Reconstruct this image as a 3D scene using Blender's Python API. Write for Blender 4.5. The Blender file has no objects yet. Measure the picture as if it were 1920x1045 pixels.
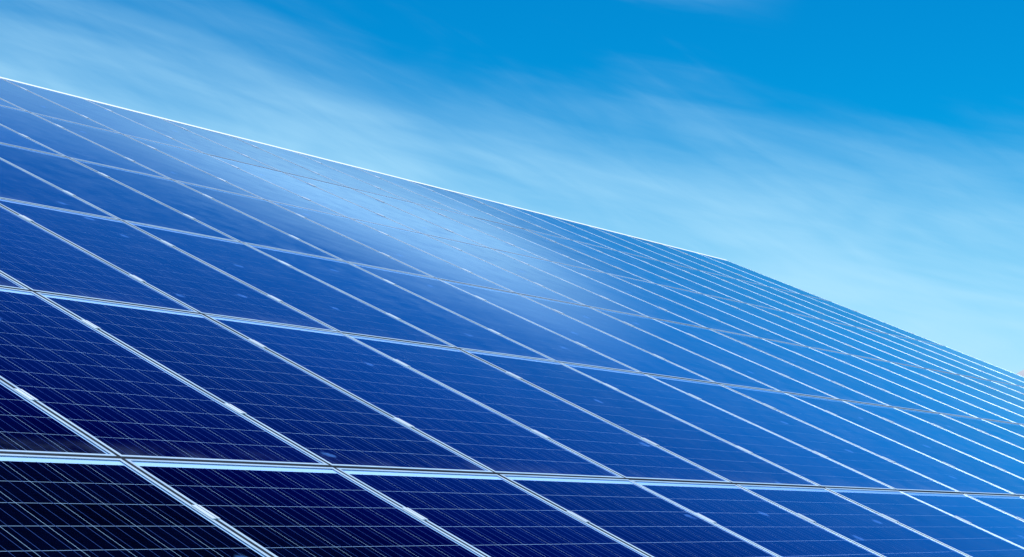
import bpy, bmesh, math, random
from mathutils import Vector, Matrix

# ------------------------------------------------------------------ camera, sky, sun, exposure
random.seed(7)
scene = bpy.context.scene
col = scene.collection
R = math.radians

CAM_Z = 1.65
F_PX = 3164.0            # focal length in pixels of the 1920 px wide photograph
PITCH = R(8.40)
cam_data = bpy.data.cameras.new('camera')
cam_data.sensor_width = 36.0
cam_data.lens = 36.0 * F_PX / 1920.0
cam_data.clip_start = 0.05
cam_data.clip_end = 20000
cam = bpy.data.objects.new('camera', cam_data)
cam.location = (0, 0, CAM_Z)
cam.rotation_euler = (math.pi / 2 + PITCH, 0, 0)
col.objects.link(cam)
scene.camera = cam

# array plane: x axis along a row, y axis up the slope, z axis normal (solved from the photograph)
E1 = Vector((0.59921, 0.80059, 0.0)).normalized()
E2 = Vector((-0.73103, 0.54715, 0.40770)); E2 = (E2 - E1 * E2.dot(E1)).normalized()
EN = E1.cross(E2).normalized()
PX, PY = 1.012, 2.004                                  # pitch of the columns and of the rows
ORIGIN = Vector((0.1869, 4.4442, -0.5896 + CAM_Z))     # joint crossing (0, 0)

SUN_DIR = (EN + 0.25 * E2 + 0.03 * E1).normalized()    # from the scene to the sun
SUN_EL = math.asin(SUN_DIR.z)
SUN_AZ = math.atan2(SUN_DIR.x, SUN_DIR.y)
sun_data = bpy.data.lights.new('sun', 'SUN')
sun_data.energy = 4.2
sun_data.angle = R(0.53)
sun_data.color = (1.0, 0.98, 0.95)
sun = bpy.data.objects.new('sun', sun_data)
sun.rotation_euler = (-SUN_DIR).to_track_quat('-Z', 'Y').to_euler()
sun.location = SUN_DIR * 50
col.objects.link(sun)

world = bpy.data.worlds.new('World')
scene.world = world
world.use_nodes = True
world.cycles.sampling_method = 'MANUAL'
world.cycles.sample_map_resolution = 512


class NT:
    """small helper to write node trees"""
    def __init__(self, tree):
        self.t = tree
        tree.nodes.clear()

    def n(self, kind, **kw):
        nd = self.t.nodes.new(kind)
        for k, v in kw.items():
            setattr(nd, k, v)
        return nd

    def link(self, a, b):
        self.t.links.new(a, b)

    def put(self, sock, v):
        if hasattr(v, 'is_output'):
            self.t.links.new(v, sock)
        else:
            sock.default_value = v

    def math(self, op, a, b=None, c=None, clamp=False):
        m = self.n('ShaderNodeMath', operation=op, use_clamp=clamp)
        self.put(m.inputs[0], a)
        if b is not None: self.put(m.inputs[1], b)
        if c is not None: self.put(m.inputs[2], c)
        return m.outputs[0]

    def smooth(self, v, a, b, lo=0.0, hi=1.0):
        m = self.n('ShaderNodeMapRange', interpolation_type='SMOOTHSTEP')
        self.put(m.inputs['Value'], v)
        m.inputs['From Min'].default_value = a; m.inputs['From Max'].default_value = b
        m.inputs['To Min'].default_value = lo; m.inputs['To Max'].default_value = hi
        return m.outputs[0]

    def mix(self, f, a, b, mode='MIX'):
        m = self.n('ShaderNodeMix', data_type='RGBA', blend_type=mode)
        self.put(m.inputs[0], f); self.put(m.inputs[6], a); self.put(m.inputs[7], b)
        return m.outputs[2]

    def vmath(self, op, a, b=None):
        m = self.n('ShaderNodeVectorMath', operation=op)
        self.put(m.inputs[0], a)
        if b is not None: self.put(m.inputs[1], b)
        return m.outputs['Value'] if op in ('DOT_PRODUCT', 'LENGTH') else m.outputs[0]

    def noise(self, vec, scale, detail=4.0, rough=0.55, dist=0.0):
        m = self.n('ShaderNodeTexNoise')
        self.put(m.inputs['Vector'], vec)
        m.inputs['Scale'].default_value = scale
        m.inputs['Detail'].default_value = detail
        m.inputs['Roughness'].default_value = rough
        m.inputs['Distortion'].default_value = dist
        return m.outputs['Fac']


w = NT(world.node_tree)
out = w.n('ShaderNodeOutputWorld')
bg = w.n('ShaderNodeBackground')
bg.inputs['Strength'].default_value = 0.12
w.link(bg.outputs[0], out.inputs[0])
sky = w.n('ShaderNodeTexSky', sky_type='NISHITA')
sky.sun_disc = False
sky.sun_elevation = SUN_EL
sky.sun_rotation = SUN_AZ
sky.altitude = 300
sky.air_density = 1.0
sky.dust_density = 0.4
sky.ozone_density = 3.0
# deep, polarised-looking blue: the clear air's colour is deepened channel by channel
sep = w.n('ShaderNodeSeparateColor')
w.link(sky.outputs[0], sep.inputs[0])
SR = w.math('MULTIPLY', w.math('POWER', w.math('MULTIPLY', sep.outputs[0], 0.20), 2.6), 0.12)
SG = w.math('MULTIPLY', w.math('POWER', w.math('MULTIPLY', sep.outputs[1], 0.20), 1.25), 4.75)
SB = w.math('MULTIPLY', w.math('POWER', w.math('MULTIPLY', sep.outputs[2], 0.20), 1.0), 6.0)
comb = w.n('ShaderNodeCombineColor')
w.put(comb.inputs[0], SR); w.put(comb.inputs[1], SG); w.put(comb.inputs[2], SB)
air = comb.outputs[0]

tc = w.n('ShaderNodeTexCoord')
dirv = tc.outputs['Generated']
def tilted(deg):
    t_ = w.n('ShaderNodeVectorRotate', rotation_type='Y_AXIS')
    w.link(dirv, t_.inputs['Vector'])
    t_.inputs['Angle'].default_value = R(-deg)
    s_ = w.n('ShaderNodeSeparateXYZ'); w.link(t_.outputs[0], s_.inputs[0])
    return t_.outputs[0], s_


tv, ts = tilted(10)
tb, tbs = tilted(14)
n1 = w.noise(w.vmath('MULTIPLY', tb, (1.8, 1.8, 9.0)), 1.9, 3.0, 0.6, 0.9)
n2 = w.noise(w.vmath('MULTIPLY', tb, (2.6, 2.6, 24.0)), 3.2, 4.0, 0.62, 0.6)
# a cirrus sheet with a ragged, streaky upper edge that thickens towards the horizon
h = w.math('ADD', ts.outputs[2], w.math('MULTIPLY', w.math('SUBTRACT', n1, 0.5), -0.11))
h = w.math('ADD', h, w.math('MULTIPLY', w.math('SUBTRACT', n2, 0.5), -0.03))
t3, _ = tilted(30)
n3 = w.noise(w.vmath('MULTIPLY', t3, (3.5, 3.5, 26.0)), 2.4, 4.0, 0.62, 1.6)
h = w.math('ADD', h, w.math('MULTIPLY', w.math('SUBTRACT', n3, 0.5), -0.02))
veil = w.smooth(h, 0.290, 0.128, 0.0, 0.97)
# a bank of cirrus higher up, seen mirrored in the glass
hb = w.math('ADD', tbs.outputs[2], w.math('MULTIPLY', w.math('SUBTRACT', n1, 0.5), 0.02))
hb = w.math('ADD', hb, w.math('MULTIPLY', w.math('SUBTRACT', n2, 0.5), 0.02))
bank = w.math('MULTIPLY', w.smooth(hb, 0.308, 0.348, 0.0, 0.97), w.smooth(hb, 0.390, 0.344))
bank = w.math('MULTIPLY', bank, w.smooth(tbs.outputs[0], -0.30, -0.12, 0.45, 1.0))
bank = w.math('MULTIPLY', bank, w.smooth(tbs.outputs[0], 0.095, -0.05))
cl = w.math('SUBTRACT', 1.0, w.math('MULTIPLY', w.math('SUBTRACT', 1.0, veil), w.math('SUBTRACT', 1.0, bank)))
skycol = w.mix(cl, air, (3.8, 6.75, 8.7, 1.0))
w.link(skycol, bg.inputs['Color'])

vs = scene.view_settings
vs.view_transform = 'Standard'
vs.look = 'None'
vs.exposure = 0.0
vs.gamma = 1.0
vs.use_curve_mapping = False
scene.cycles.max_bounces = 8
scene.cycles.transparent_max_bounces = 12
scene.cycles.use_denoising = True

# ------------------------------------------------------------------ materials
def material(name):
    m = bpy.data.materials.new(name)
    m.use_nodes = True
    t = NT(m.node_tree)
    o = t.n('ShaderNodeOutputMaterial')
    return m, t, o


def principled(t, o, base, rough=0.5, metal=0.0, spec=0.5):
    p = t.n('ShaderNodeBsdfPrincipled')
    t.put(p.inputs['Base Color'], base)
    t.put(p.inputs['Roughness'], rough)
    t.put(p.inputs['Metallic'], metal)
    p.inputs['Specular IOR Level'].default_value = spec
    t.link(p.outputs[0], o.inputs[0])
    return p


def mat_aluminium():
    m, t, o = material('anodised_aluminium')
    co = t.n('ShaderNodeTexCoord').outputs['Object']
    g = t.noise(t.vmath('MULTIPLY', co, (60, 3, 60)), 4.0, 3.0)
    d = t.noise(co, 2.3, 5.0, 0.65)
    c = t.mix(t.smooth(g, 0.3, 0.7), (0.66, 0.80, 0.90, 1), (0.76, 0.90, 0.98, 1))
    c = t.mix(t.smooth(d, 0.60, 0.85, 0.0, 0.25), c, (0.42, 0.46, 0.50, 1))
    principled(t, o, c, t.smooth(d, 0.2, 0.8, 0.38, 0.50), 0.72, 0.5)
    return m


def mat_clamp():
    m, t, o = material('mill_finish_aluminium')
    oi = t.n('ShaderNodeObjectInfo')
    c = t.mix(oi.outputs['Random'], (0.74, 0.80, 0.84, 1), (0.86, 0.90, 0.92, 1))
    principled(t, o, c, 0.45, 0.45, 0.5)
    return m


def mat_backsheet():
    m, t, o = material('white_backsheet')
    co = t.n('ShaderNodeTexCoord').outputs['Object']
    d = t.noise(co, 6.0, 4.0)
    principled(t, o, t.mix(d, (0.80, 0.81, 0.82, 1), (0.86, 0.86, 0.86, 1)), 0.6, 0.0, 0.2)
    return m


def mat_cell():
    m, t, o = material('silicon_cell')
    oi = t.n('ShaderNodeObjectInfo')
    ge = t.n('ShaderNodeNewGeometry')
    vo = t.n('ShaderNodeTexVoronoi')
    t.link(ge.outputs['Position'], vo.inputs['Vector'])
    vo.inputs['Scale'].default_value = 70
    gr = t.n('ShaderNodeSeparateColor'); t.link(vo.outputs['Color'], gr.inputs[0])
    k = t.math('ADD', t.math('MULTIPLY', oi.outputs['Random'], 0.6), t.math('MULTIPLY', gr.outputs[0], 0.4))
    c = t.mix(k, (0.0003, 0.0009, 0.004, 1), (0.0008, 0.0022, 0.013, 1))
    principled(t, o, c, 0.6, 0.0, 0.0)
    return m


def mat_busbar():
    m, t, o = material('tinned_ribbon')
    principled(t, o, (0.11, 0.15, 0.36, 1), 0.5, 0.3, 0.3)
    return m


def mat_glass():
    """anti-reflective solar glass: blue residual reflection that turns neutral at grazing angles"""
    m, t, o = material('solar_glass')
    ge = t.n('ShaderNodeNewGeometry')
    wav = t.noise(ge.outputs['Position'], 1.6, 2.0, 0.5)
    dust = t.noise(ge.outputs['Position'], 5.0, 5.0, 0.65)
    bm = t.n('ShaderNodeBump')
    bm.inputs['Strength'].default_value = 0.05
    bm.inputs['Distance'].default_value = 0.02
    t.link(wav, bm.inputs['Height'])
    c = t.math('ABSOLUTE', t.vmath('DOT_PRODUCT', ge.outputs['Incoming'], ge.outputs['Normal']))
    fac = t.math('SUBTRACT', 1.0, c)
    rb = t.smooth(fac, 0.690, 0.922, 0.003, 0.97)
    rg = t.smooth(fac, 0.728, 0.975, 0.0012, 0.93)
    rr = t.smooth(fac, 0.74, 1.00, 0.001, 0.88)
    cc = t.n('ShaderNodeCombineColor')
    t.put(cc.inputs[0], rr); t.put(cc.inputs[1], rg); t.put(cc.inputs[2], rb)
    gl = t.n('ShaderNodeBsdfGlossy')
    oi = t.n('ShaderNodeObjectInfo')
    t.link(t.vmath('SCALE', cc.outputs[0]), gl.inputs['Color'])
    gl.inputs['Color'].links[0].from_node.inputs['Scale'].default_value = 1.0
    t.put(gl.inputs['Color'].links[0].from_node.inputs['Scale'], t.math('MULTIPLY_ADD', oi.outputs['Random'], 0.12, 0.91))
    t.put(gl.inputs['Roughness'], t.smooth(dust, 0.3, 0.8, 0.03, 0.10))
    t.link(bm.outputs[0], gl.inputs['Normal'])
    tr = t.n('ShaderNodeBsdfTransparent')
    tl = t.mix(t.smooth(fac, 0.76, 0.92), (0.64, 0.82, 1.0, 1), (0.05, 0.08, 0.12, 1))
    t.link(tl, tr.inputs['Color'])
    ad = t.n('ShaderNodeAddShader')
    t.link(tr.outputs[0], ad.inputs[0]); t.link(gl.outputs[0], ad.inputs[1])
    # thin dust film that also paints a paler reflection at grazing angles, some grime above the lower frame and a few dried droplet marks
    co = t.n('ShaderNodeTexCoord').outputs['Object']
    sc = t.n('ShaderNodeSeparateXYZ'); t.link(co, sc.inputs[0])
    off = t.n('ShaderNodeCombineXYZ')
    t.put(off.inputs[0], t.math('MULTIPLY', oi.outputs['Random'], 91.0)); t.put(off.inputs[1], t.math('MULTIPLY', oi.outputs['Random'], 57.0))
    wob = t.n('ShaderNodeTexNoise'); wob.inputs['Scale'].default_value = 22.0
    t.link(ge.outputs['Position'], wob.inputs['Vector'])
    p2 = t.vmath('ADD', t.vmath('ADD', co, off.outputs[0]), t.vmath('SCALE', t.vmath('SUBTRACT', wob.outputs['Color'], (0.5, 0.5, 0.5))))
    p2.node.inputs[1].links[0].from_node.inputs['Scale'].default_value = 0.07
    vo = t.n('ShaderNodeTexVoronoi', feature='F1', voronoi_dimensions='2D')
    t.link(p2, vo.inputs['Vector'])
    vo.inputs['Scale'].default_value = 1.5
    vc = t.n('ShaderNodeSeparateColor'); t.link(vo.outputs['Color'], vc.inputs[0])
    spot = t.math('MULTIPLY', t.smooth(vo.outputs['Distance'], 0.060, 0.025), t.math('GREATER_THAN', vc.outputs[0], 0.70))
    grime = t.math('MULTIPLY', t.smooth(sc.outputs[1], 0.16, 0.02), t.smooth(dust, 0.35, 0.75, 0.0, 0.07))
    df = t.n('ShaderNodeBsdfDiffuse'); df.inputs['Color'].default_value = (0.30, 0.42, 0.62, 1)
    dfs = t.n('ShaderNodeBsdfDiffuse'); dfs.inputs['Color'].default_value = (0.10, 0.30, 0.80, 1)
    film = t.math('MULTIPLY', t.smooth(fac, 0.76, 0.97), t.smooth(dust, 0.25, 0.8, 0.03, 0.12))
    mx0 = t.n('ShaderNodeMixShader')
    t.put(mx0.inputs[0], t.math('ADD', film, grime))
    t.link(ad.outputs[0], mx0.inputs[1]); t.link(df.outputs[0], mx0.inputs[2])
    mx = t.n('ShaderNodeMixShader')
    t.put(mx.inputs[0], t.math('MULTIPLY', spot, 0.28))
    t.link(mx0.outputs[0], mx.inputs[1]); t.link(dfs.outputs[0], mx.inputs[2])
    t.link(mx.outputs[0], o.inputs[0])
    return m


def mat_shade_black():
    m, t, o = material('shade_black')  # black standing in for shade in the panel gaps and under the frame lip
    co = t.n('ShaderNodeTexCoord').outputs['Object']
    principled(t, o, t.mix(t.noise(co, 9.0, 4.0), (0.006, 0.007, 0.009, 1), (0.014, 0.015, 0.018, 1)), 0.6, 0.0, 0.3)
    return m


def mat_steel():
    m, t, o = material('galvanised_steel')
    co = t.n('ShaderNodeTexCoord').outputs['Object']
    vo = t.n('ShaderNodeTexVoronoi'); t.link(co, vo.inputs['Vector']); vo.inputs['Scale'].default_value = 60
    s = t.n('ShaderNodeSeparateColor'); t.link(vo.outputs['Color'], s.inputs[0])
    principled(t, o, t.mix(s.outputs[0], (0.38, 0.39, 0.40, 1), (0.52, 0.53, 0.54, 1)), 0.45, 0.6)
    return m


def mat_ground():
    m, t, o = material('meadow')
    co = t.n('ShaderNodeTexCoord').outputs['Object']
    a = t.noise(co, 0.35, 8.0, 0.65); b = t.noise(co, 14.0, 6.0, 0.7)
    c = t.mix(t.smooth(a, 0.35, 0.65), (0.055, 0.085, 0.025, 1), (0.13, 0.115, 0.06, 1))
    c = t.mix(t.smooth(b, 0.3, 0.7, 0, 0.6), c, (0.03, 0.05, 0.015, 1))
    p = principled(t, o, c, 0.95, 0.0, 0.1)
    bm = t.n('ShaderNodeBump'); bm.inputs['Strength'].default_value = 0.6
    t.link(b, bm.inputs['Height']); t.link(bm.outputs[0], p.inputs['Normal'])
    return m


def mat_hill():
    m, t, o = material('haze_pale_rock')  # haze of the distance is put into this pale colour
    co = t.n('ShaderNodeTexCoord').outputs['Object']
    a = t.noise(co, 0.006, 8.0, 0.6)
    principled(t, o, t.mix(t.smooth(a, 0.3, 0.7), (0.43, 0.42, 0.43, 1), (0.51, 0.49, 0.49, 1)), 0.95, 0.0, 0.1)
    return m


SHADE_BLACK, MILL = mat_shade_black(), mat_clamp()
ALU, SHEET, CELL, BUS, GLASS, STEEL = (mat_aluminium(), mat_backsheet(), mat_cell(), mat_busbar(),
                                       mat_glass(), mat_steel())

# ------------------------------------------------------------------ helpers
def add_box(bm, x0, x1, y0, y1, z0, z1):
    v = [bm.verts.new(p) for p in ((x0, y0, z0), (x1, y0, z0), (x1, y1, z0), (x0, y1, z0),
                                   (x0, y0, z1), (x1, y0, z1), (x1, y1, z1), (x0, y1, z1))]
    for f in ((0, 3, 2, 1), (4, 5, 6, 7), (0, 1, 5, 4), (1, 2, 6, 5), (2, 3, 7, 6), (3, 0, 4, 7)):
        bm.faces.new([v[i] for i in f])
    return v


def mesh_from(bm, name, *mats):
    me = bpy.data.meshes.new(name)
    bmesh.ops.recalc_face_normals(bm, faces=bm.faces)
    bm.to_mesh(me); bm.free()
    for m in mats: me.materials.append(m)
    return me


def link(name, me, parent=None, loc=None, label=None, cat=None, group=None, kind=None):
    o = bpy.data.objects.new(name, me)
    col.objects.link(o)
    if parent is not None: o.parent = parent
    if loc is not None: o.location = loc
    if label: o['label'] = label
    if cat: o['category'] = cat
    if group: o['group'] = group
    if kind: o['kind'] = kind
    return o


BASIS = Matrix((E1, E2, EN)).transposed().to_4x4()


def plane_pt(x, y, z=0.0):
    return ORIGIN + E1 * x + E2 * y + EN * z


def pixel(p):
    d = p - Vector((0, 0, CAM_Z))
    fwd = d.y * math.cos(PITCH) + d.z * math.sin(PITCH)
    up = -d.y * math.sin(PITCH) + d.z * math.cos(PITCH)
    if fwd < 0.3: return None
    return (960 + F_PX * d.x / fwd, 522.5 - F_PX * up / fwd)


# ------------------------------------------------------------------ ground and far ridge
bm = bmesh.new()
N = 24
S = 9000.0
vv = [[bm.verts.new((-S + 2 * S * i / N, -S + 2 * S * j / N, 0.0)) for j in range(N + 1)] for i in range(N + 1)]
for i in range(N):
    for j in range(N):
        bm.faces.new((vv[i][j], vv[i + 1][j], vv[i + 1][j + 1], vv[i][j + 1]))
link('ground', mesh_from(bm, 'ground', mat_ground()), kind='structure')

bm = bmesh.new()
rng = random.Random(3)
prof = []
A0, A1, NA, NR = -50, 60, 220, 14
ph = [(rng.uniform(0.05, 0.9), rng.uniform(0, 6.28), 1.0) for _ in range(14)]


def ridge_el(a):
    base = 3.25 + 2.1 * math.exp(-((a - 19) / 9.0) ** 2) + 0.8 * math.exp(-((a + 12) / 14.0) ** 2)
    rough = sum(math.sin(a * (0.25 + 0.37 * k) + 1.7 * k * k) * 0.10 / (1 + 0.35 * k) for k in range(12))
    return base + rough


rows = []
for ia in range(NA + 1):
    a = A0 + (A1 - A0) * ia / NA
    top = ridge_el(a)
    line = []
    for ir in range(NR + 1):
        r = 1500 + 1400 * ir / NR
        s = math.sin(math.pi * min(1.0, ir / NR))
        z = CAM_Z + 2200 * math.tan(R(top)) * s ** 1.3 - 4
        z += 9 * s * math.sin(a * 1.9 + ir * 1.3) * math.sin(a * 0.7 - ir)
        line.append(bm.verts.new((r * math.sin(R(a)), r * math.cos(R(a)), z)))
    rows.append(line)
for ia in range(NA):
    for ir in range(NR):
        bm.faces.new((rows[ia][ir], rows[ia + 1][ir], rows[ia + 1][ir + 1], rows[ia][ir + 1]))
me = mesh_from(bm, 'hills', mat_hill())
for p in me.polygons: p.use_smooth = True
link('hills', me, kind='structure')

# ------------------------------------------------------------------ solar panel parts (x across, y up the slope, z = frame top at 0)
GAPX, GAPY = 0.018, 0.022
PW, PL = PX - GAPX, PY - GAPY
FW, FD = 0.0130, 0.040                # frame flange width and depth
ZG, ZC, ZB = -0.0015, -0.0042, -0.00445   # glass, cell top, backsheet
NXC, NYC = 6, 12
CPX, CPY = 0.1585, 0.1594
CW, CH = CPX - 0.0016, CPY - 0.0020
X0 = -(NXC * CPX - 0.0030) / 2
Y0 = 0.0225


def frame_mesh():
    """four mitred bars with a bevelled upper edge"""
    bm = bmesh.new()
    xo, yo, yl = PW / 2, 0.0, PL
    b = 0.0004
    prof = [(0.0, -FD), (0.0, -b), (b, 0.0), (FW - 0.0006, 0.0), (FW, -0.0006), (FW, -0.012), (0.003, -0.012), (0.003, -FD)]
    rings = []
    for cx, cy, sx, sy in ((-xo, yo, 1, 1), (xo, yo, -1, 1), (xo, yl, -1, -1), (-xo, yl, 1, -1)):
        rings.append([bm.verts.new((cx + sx * d, cy + sy * d, z)) for d, z in prof])
    for k in range(4):
        a, c = rings[k], rings[(k + 1) % 4]
        n = len(prof)
        for q in range(n):
            bm.faces.new((a[q], c[q], c[(q + 1) % n], a[(q + 1) % n]))
    return mesh_from(bm, 'frame', ALU)


def plate(name, x0, x1, y0, y1, z0, z1, mat):
    bm = bmesh.new()
    add_box(bm, x0, x1, y0, y1, z0, z1)
    return mesh_from(bm, name, mat)


def glass_mesh():
    bm = bmesh.new()
    e = FW - 0.004
    v = [bm.verts.new(p) for p in ((-PW / 2 + e, e, ZG), (PW / 2 - e, e, ZG), (PW / 2 - e, PL - e, ZG), (-PW / 2 + e, PL - e, ZG))]
    bm.faces.new(v)
    me = mesh_from(bm, 'glass_pane', GLASS)
    if me.polygons[0].normal.z < 0: me.flip_normals()
    return me


def gap_shade_mesh():
    """black ring added round the frame as the shade in the joints"""
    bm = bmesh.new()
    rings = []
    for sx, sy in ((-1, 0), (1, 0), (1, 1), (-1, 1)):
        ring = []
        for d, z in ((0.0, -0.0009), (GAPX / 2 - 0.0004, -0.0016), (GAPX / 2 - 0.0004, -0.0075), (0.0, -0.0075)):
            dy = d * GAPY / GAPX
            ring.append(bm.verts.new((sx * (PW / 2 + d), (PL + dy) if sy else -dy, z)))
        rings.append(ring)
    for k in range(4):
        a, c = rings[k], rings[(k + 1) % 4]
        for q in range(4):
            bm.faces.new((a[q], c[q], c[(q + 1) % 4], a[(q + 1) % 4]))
    return mesh_from(bm, 'gap_shade_ring', SHADE_BLACK)


def ring_mesh(name, d0, d1, z0, z1, mat):
    bm = bmesh.new()
    rings = []
    for cx, cy, sx, sy in ((-PW / 2, 0, 1, 1), (PW / 2, 0, -1, 1), (PW / 2, PL, -1, -1), (-PW / 2, PL, 1, -1)):
        rings.append([bm.verts.new((cx + sx * d, cy + sy * d, z)) for d, z in ((d0, z0), (d0, z1), (d1, z1), (d1, z0))])
    for k in range(4):
        a, c = rings[k], rings[(k + 1) % 4]
        for q in range(4):
            bm.faces.new((a[q], c[q], c[(q + 1) % 4], a[(q + 1) % 4]))
    return mesh_from(bm, name, mat)


ME_FRAME = frame_mesh()
ME_LIP_SHADE = ring_mesh('lip_shade_bead', FW - 0.001, FW + 0.0022, ZG - 0.0002, ZG + 0.0005, SHADE_BLACK)  # dark bead added as the shaded inner lip of the frame
ME_GAP_SHADE = gap_shade_mesh()
ME_BACK = plate('backsheet', -PW / 2 + 0.004, PW / 2 - 0.004, 0.004, PL - 0.004, ZB - 0.003, ZB, SHEET)
ME_GLASS = glass_mesh()
ME_CELL = plate('cell', 0, CW, 0, CH, ZB + 0.00005, ZC, CELL)
BUSW = 0.0012
ME_BUS = plate('busbar', -BUSW / 2, BUSW / 2, Y0 - 0.004, Y0 + NYC * CPY + 0.001, ZC + 0.00005, ZC + 0.0003, BUS)
BUSX = [X0 + i * CPX + CW * f for i in range(NXC) for f in (1 / 6, 0.5, 5 / 6)]
bm = bmesh.new()
for i in range(NXC):
    for j in range(NYC):
        add_box(bm, X0 + i * CPX, X0 + i * CPX + CW, Y0 + j * CPY, Y0 + j * CPY + CH, ZB + 0.00005, ZC)
ME_CELLS = mesh_from(bm, 'cell_sheet', CELL)
bm = bmesh.new()
for bx in BUSX:
    add_box(bm, bx - BUSW / 2, bx + BUSW / 2, Y0 - 0.004, Y0 + NYC * CPY + 0.001, ZC + 0.00005, ZC + 0.0003)
ME_BUSES = mesh_from(bm, 'busbar_ribbons', BUS)

# ------------------------------------------------------------------ which panels the photograph shows
def poly_area(pts):
    return 0.5 * abs(sum(pts[i][0] * pts[i - 1][1] - pts[i - 1][0] * pts[i][1] for i in range(len(pts))))


def clip(pts, xmax, ymax):
    for ax, sgn, lim in ((0, 1, 0), (0, -1, -xmax), (1, 1, 0), (1, -1, -ymax)):
        res = []
        for i in range(len(pts)):
            a, b = pts[i - 1], pts[i]
            fa, fb = sgn * a[ax] - lim, sgn * b[ax] - lim
            if (fa >= 0) != (fb >= 0):
                t = fa / (fa - fb)
                res.append((a[0] + t * (b[0] - a[0]), a[1] + t * (b[1] - a[1])))
            if fb >= 0: res.append(b)
        pts = res
        if not pts: return pts
    return pts


def panel_pixels(i, j):
    x0, x1 = j * PX + GAPX / 2, (j + 1) * PX - GAPX / 2
    y0, y1 = i * PY + GAPY / 2, (i + 1) * PY - GAPY / 2
    return [pixel(plane_pt(x, y)) for x, y in ((x0, y0), (x1, y0), (x1, y1), (x0, y1))]


NROWS, JEND = 6, 20
shown = {}
for i in range(NROWS):
    for j in range(-4, JEND):
        pp = panel_pixels(i, j)
        if any(p is None for p in pp): continue
        c = clip(pp, 1920, 1045)
        if c and poly_area(c) > 40: shown[(i, j)] = poly_area(pp)
LEFT = {i: min(j for (a, j) in shown if a == i) for i in range(NROWS)}
RIGHT = {i: max(j for (a, j) in shown if a == i) for i in range(NROWS)}

ORD = ['first', 'second', 'third', 'fourth', 'fifth', 'sixth', 'seventh', 'eighth', 'ninth', 'tenth', 'eleventh',
       'twelfth', 'thirteenth', 'fourteenth', 'fifteenth', 'sixteenth', 'seventeenth', 'eighteenth', 'nineteenth', 'twentieth']
ROWTXT = ['lowest row', 'second row from the bottom', 'third row from the bottom',
          'third row from the top', 'second row from the top', 'top row']
rj = random.Random(11)


def panel_label(i, j):
    k = j - LEFT[i]
    if j == JEND - 1 and (i, j) in shown:
        return 'blue solar panel at the far right end of the array, ' + ROWTXT[i]
    return 'blue solar panel, ' + ORD[k] + ' from the left edge in the ' + ROWTXT[i]


def build_panel(i, j, label, singly):
    root = bpy.data.objects.new('solar_panel', None)
    col.objects.link(root)
    root.empty_display_size = 0.1
    m = BASIS.copy()
    m = m @ Matrix.Rotation(R(rj.uniform(-0.05, 0.05)), 4, 'X') @ Matrix.Rotation(R(rj.uniform(-0.02, 0.02)), 4, 'Y')
    m.translation = plane_pt((j + 0.5) * PX, i * PY + GAPY / 2, rj.uniform(-0.0002, 0.0002))
    root.matrix_world = m
    root['label'] = label
    root['category'] = 'solar panel'
    root['group'] = 'solar panels of the tilted array'
    link('frame', ME_FRAME, root)
    link('gap_shade_ring', ME_GAP_SHADE, root)
    link('backsheet', ME_BACK, root)
    link('glass_pane', ME_GLASS, root)
    link('lip_shade_bead', ME_LIP_SHADE, root)
    if singly:
        for a in range(NXC):
            for b in range(NYC):
                link('cell', ME_CELL, root, (X0 + a * CPX, Y0 + b * CPY, 0))
        for bx in BUSX:
            link('busbar', ME_BUS, root, (bx, 0, 0))
    else:
        link('cell_sheet', ME_CELLS, root, kind='stuff')
        link('busbar_ribbons', ME_BUSES, root, kind='stuff')
    return root


for i in range(NROWS):
    for j in range(LEFT[i], RIGHT[i] + 1):
        area = shown.get((i, j), 0)
        # single cells down to about 10 pixels across
        build_panel(i, j, panel_label(i, j), area / 72 > 130)
    # the array goes on past the frame
    for j in (LEFT[i] - 2, LEFT[i] - 1, RIGHT[i] + 1, RIGHT[i] + 2):
        if j < JEND:
            build_panel(i, j, 'blue solar panel of the array just outside the picture', False)

# ------------------------------------------------------------------ mounting rails with their clamps
def clamp_mesh():
    """hat section: wings over both frames, channel down into the gap"""
    bm = bmesh.new()
    t, g, wing, dep, top = 0.0028, GAPX / 2 - 0.0006, 0.0085, -0.026, 0.0034
    prof = [(-g - wing, 0.0004), (-g, 0.0004), (-g, dep), (g, dep), (g, 0.0004), (g + wing, 0.0004),
            (g + wing, top), (g - t, top), (g - t, dep + t), (0.0015, dep + t), (0.0015, top), (-g - wing, top)]
    L = 0.104
    a = [bm.verts.new((x, -L / 2, z)) for x, z in prof]
    b = [bm.verts.new((x, L / 2, z)) for x, z in prof]
    n = len(prof)
    for k in range(n):
        bm.faces.new((a[k], a[(k + 1) % n], b[(k + 1) % n], b[k]))
    bm.faces.new(a); bm.faces.new(list(reversed(b)))
    return mesh_from(bm, 'mid_clamp', MILL)


def end_clamp_mesh():
    bm = bmesh.new()
    L = 0.08
    prof = [(-0.0105, 0.0004), (0.0006, 0.0004), (0.0006, -FD), (0.020, -FD), (0.020, -FD + 0.003), (0.0036, -FD + 0.003),
            (0.0036, 0.0034), (-0.0105, 0.0034)]
    a = [bm.verts.new((x, -L / 2, z)) for x, z in prof]
    b = [bm.verts.new((x, L / 2, z)) for x, z in prof]
    n = len(prof)
    for k in range(n):
        bm.faces.new((a[k], a[(k + 1) % n], b[(k + 1) % n], b[k]))
    bm.faces.new(a); bm.faces.new(list(reversed(b)))
    return mesh_from(bm, 'end_clamp', MILL)


def bolt_mesh():
    bm = bmesh.new()
    bmesh.ops.create_cone(bm, cap_ends=True, segments=6, radius1=0.0052, radius2=0.0048, depth=0.006)
    bmesh.ops.translate(bm, verts=bm.verts, vec=(0, 0, -0.0202))
    return mesh_from(bm, 'bolt', STEEL)


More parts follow.
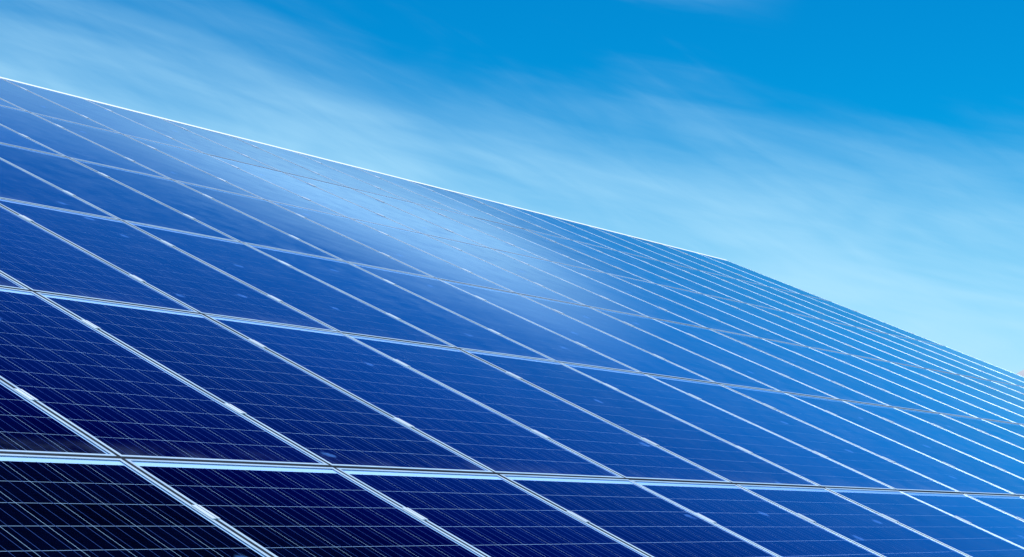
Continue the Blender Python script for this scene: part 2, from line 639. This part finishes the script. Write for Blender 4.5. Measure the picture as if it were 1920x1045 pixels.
ME_CLAMP, ME_END, ME_BOLT = clamp_mesh(), end_clamp_mesh(), bolt_mesh()
CL_Y = (0.548, PL - 0.437)
for i in range(NROWS):
    jl, jr = LEFT[i] - 2, min(JEND, RIGHT[i] + 3)
    for k, cy in enumerate(CL_Y):
        y = i * PY + GAPY / 2 + cy
        bm = bmesh.new()
        xa, xb = jl * PX, jr * PX + (0.10 if jr == JEND else 0.0)
        add_box(bm, xa, xb, -0.020, 0.020, -FD - 0.046, -FD - 0.0015)
        add_box(bm, xa, xb, -0.0205, -0.008, -FD - 0.0015, -FD - 0.0005)
        add_box(bm, xa, xb, 0.008, 0.0205, -FD - 0.0015, -FD - 0.0005)
        me = mesh_from(bm, 'mounting_rail', ALU)
        rail = link('mounting_rail', None, None)
        m = BASIS.copy(); m.translation = plane_pt(0, y)
        rail.matrix_world = m
        rail['label'] = ('mounting rail with bright clamps, ' + ('lower' if k == 0 else 'upper') +
                         ' of two in the ' + ROWTXT[i])
        rail['category'] = 'mounting rail'
        rail['group'] = 'mounting rails under the panels'
        link('rail_profile', me, rail)
        for j in range(jl + 1, jr + (1 if jr < JEND else 0)):
            c = link('mid_clamp', ME_CLAMP, rail, (j * PX + rj.gauss(0, 0.0004), rj.gauss(0, 0.008), rj.uniform(0.0, 0.0006)))
            c.rotation_euler = (0, 0, R(rj.gauss(0, 0.5)))
            link('bolt', ME_BOLT, c)
        if jr == JEND:
            link('end_clamp', ME_END, rail, (JEND * PX - GAPX / 2, 0, 0))

# ------------------------------------------------------------------ steel supports standing behind the panels
for q, j in enumerate((-3, 1, 5, 9, 13, 17, 19.7)):
    root = bpy.data.objects.new('support_frame', None)
    col.objects.link(root)
    foot = plane_pt(j * PX, 1.0); foot.z = 0
    rot = Matrix((Vector((E1.x, E1.y, 0)), Vector((-E1.y, E1.x, 0)), Vector((0, 0, 1)))).transposed().to_4x4()
    rot.translation = foot
    root.matrix_world = rot
    root['label'] = 'galvanised steel support frame hidden under the panels, ' + ORD[q] + ' along the array'
    root['category'] = 'support frame'
    root['group'] = 'support frames under the array'
    inv = rot.inverted()
    bm = bmesh.new()
    zt = -FD - 0.048
    vs_ = []
    ya = 0.45 if j > 0 else 0.45
    for yy in (0.40, 11.7):
        for dx in (-0.03, 0.03):
            for dz in (zt, zt - 0.12):
                vs_.append(bm.verts.new(inv @ plane_pt(j * PX + dx, yy, dz)))
    for f in ((0, 1, 3, 2), (4, 6, 7, 5), (0, 2, 6, 4), (1, 5, 7, 3), (0, 4, 5, 1), (2, 3, 7, 6)):
        bm.faces.new([vs_[a] for a in f])
    link('beam', mesh_from(bm, 'beam', STEEL), root)
    for yy in (1.0, 4.3, 7.6, 10.9):
        p = inv @ plane_pt(j * PX, yy, zt - 0.10)
        bm = bmesh.new()
        add_box(bm, p.x - 0.05, p.x + 0.05, p.y - 0.004, p.y + 0.004, -0.3, p.z)
        add_box(bm, p.x - 0.05, p.x - 0.042, p.y - 0.04, p.y - 0.004, -0.3, p.z)
        add_box(bm, p.x + 0.042, p.x + 0.05, p.y - 0.04, p.y - 0.004, -0.3, p.z)
        link('post', mesh_from(bm, 'post', STEEL), root)

# ------------------------------------------------------------------ white strip added for the bright glint along the top edge
bm = bmesh.new()
xa, xb = (LEFT[5] - 2) * PX, JEND * PX - GAPX / 2
y = NROWS * PY - GAPY / 2
prof = [(-0.012, 0.0006), (0.050, 0.0062), (0.054, 0.0052), (0.054, -0.02), (0.051, -0.02), (0.049, 0.0030), (-0.010, -0.0001 + 0.0006)]
a = [bm.verts.new((xa, y + p, z)) for p, z in prof]
b = [bm.verts.new((xb, y + p, z)) for p, z in prof]
for k in range(len(prof)):
    bm.faces.new((a[k], a[(k + 1) % len(prof)], b[(k + 1) % len(prof)], b[k]))
bm.faces.new(a); bm.faces.new(list(reversed(b)))
me = mesh_from(bm, 'added_bright_rim', SHEET)
tr = link('added_bright_rim', me, label='thin white strip added as a bright rim along the top edge of the array', cat='added bright rim', kind='thing')
m = BASIS.copy(); m.translation = plane_pt(0, 0)
tr.matrix_world = m
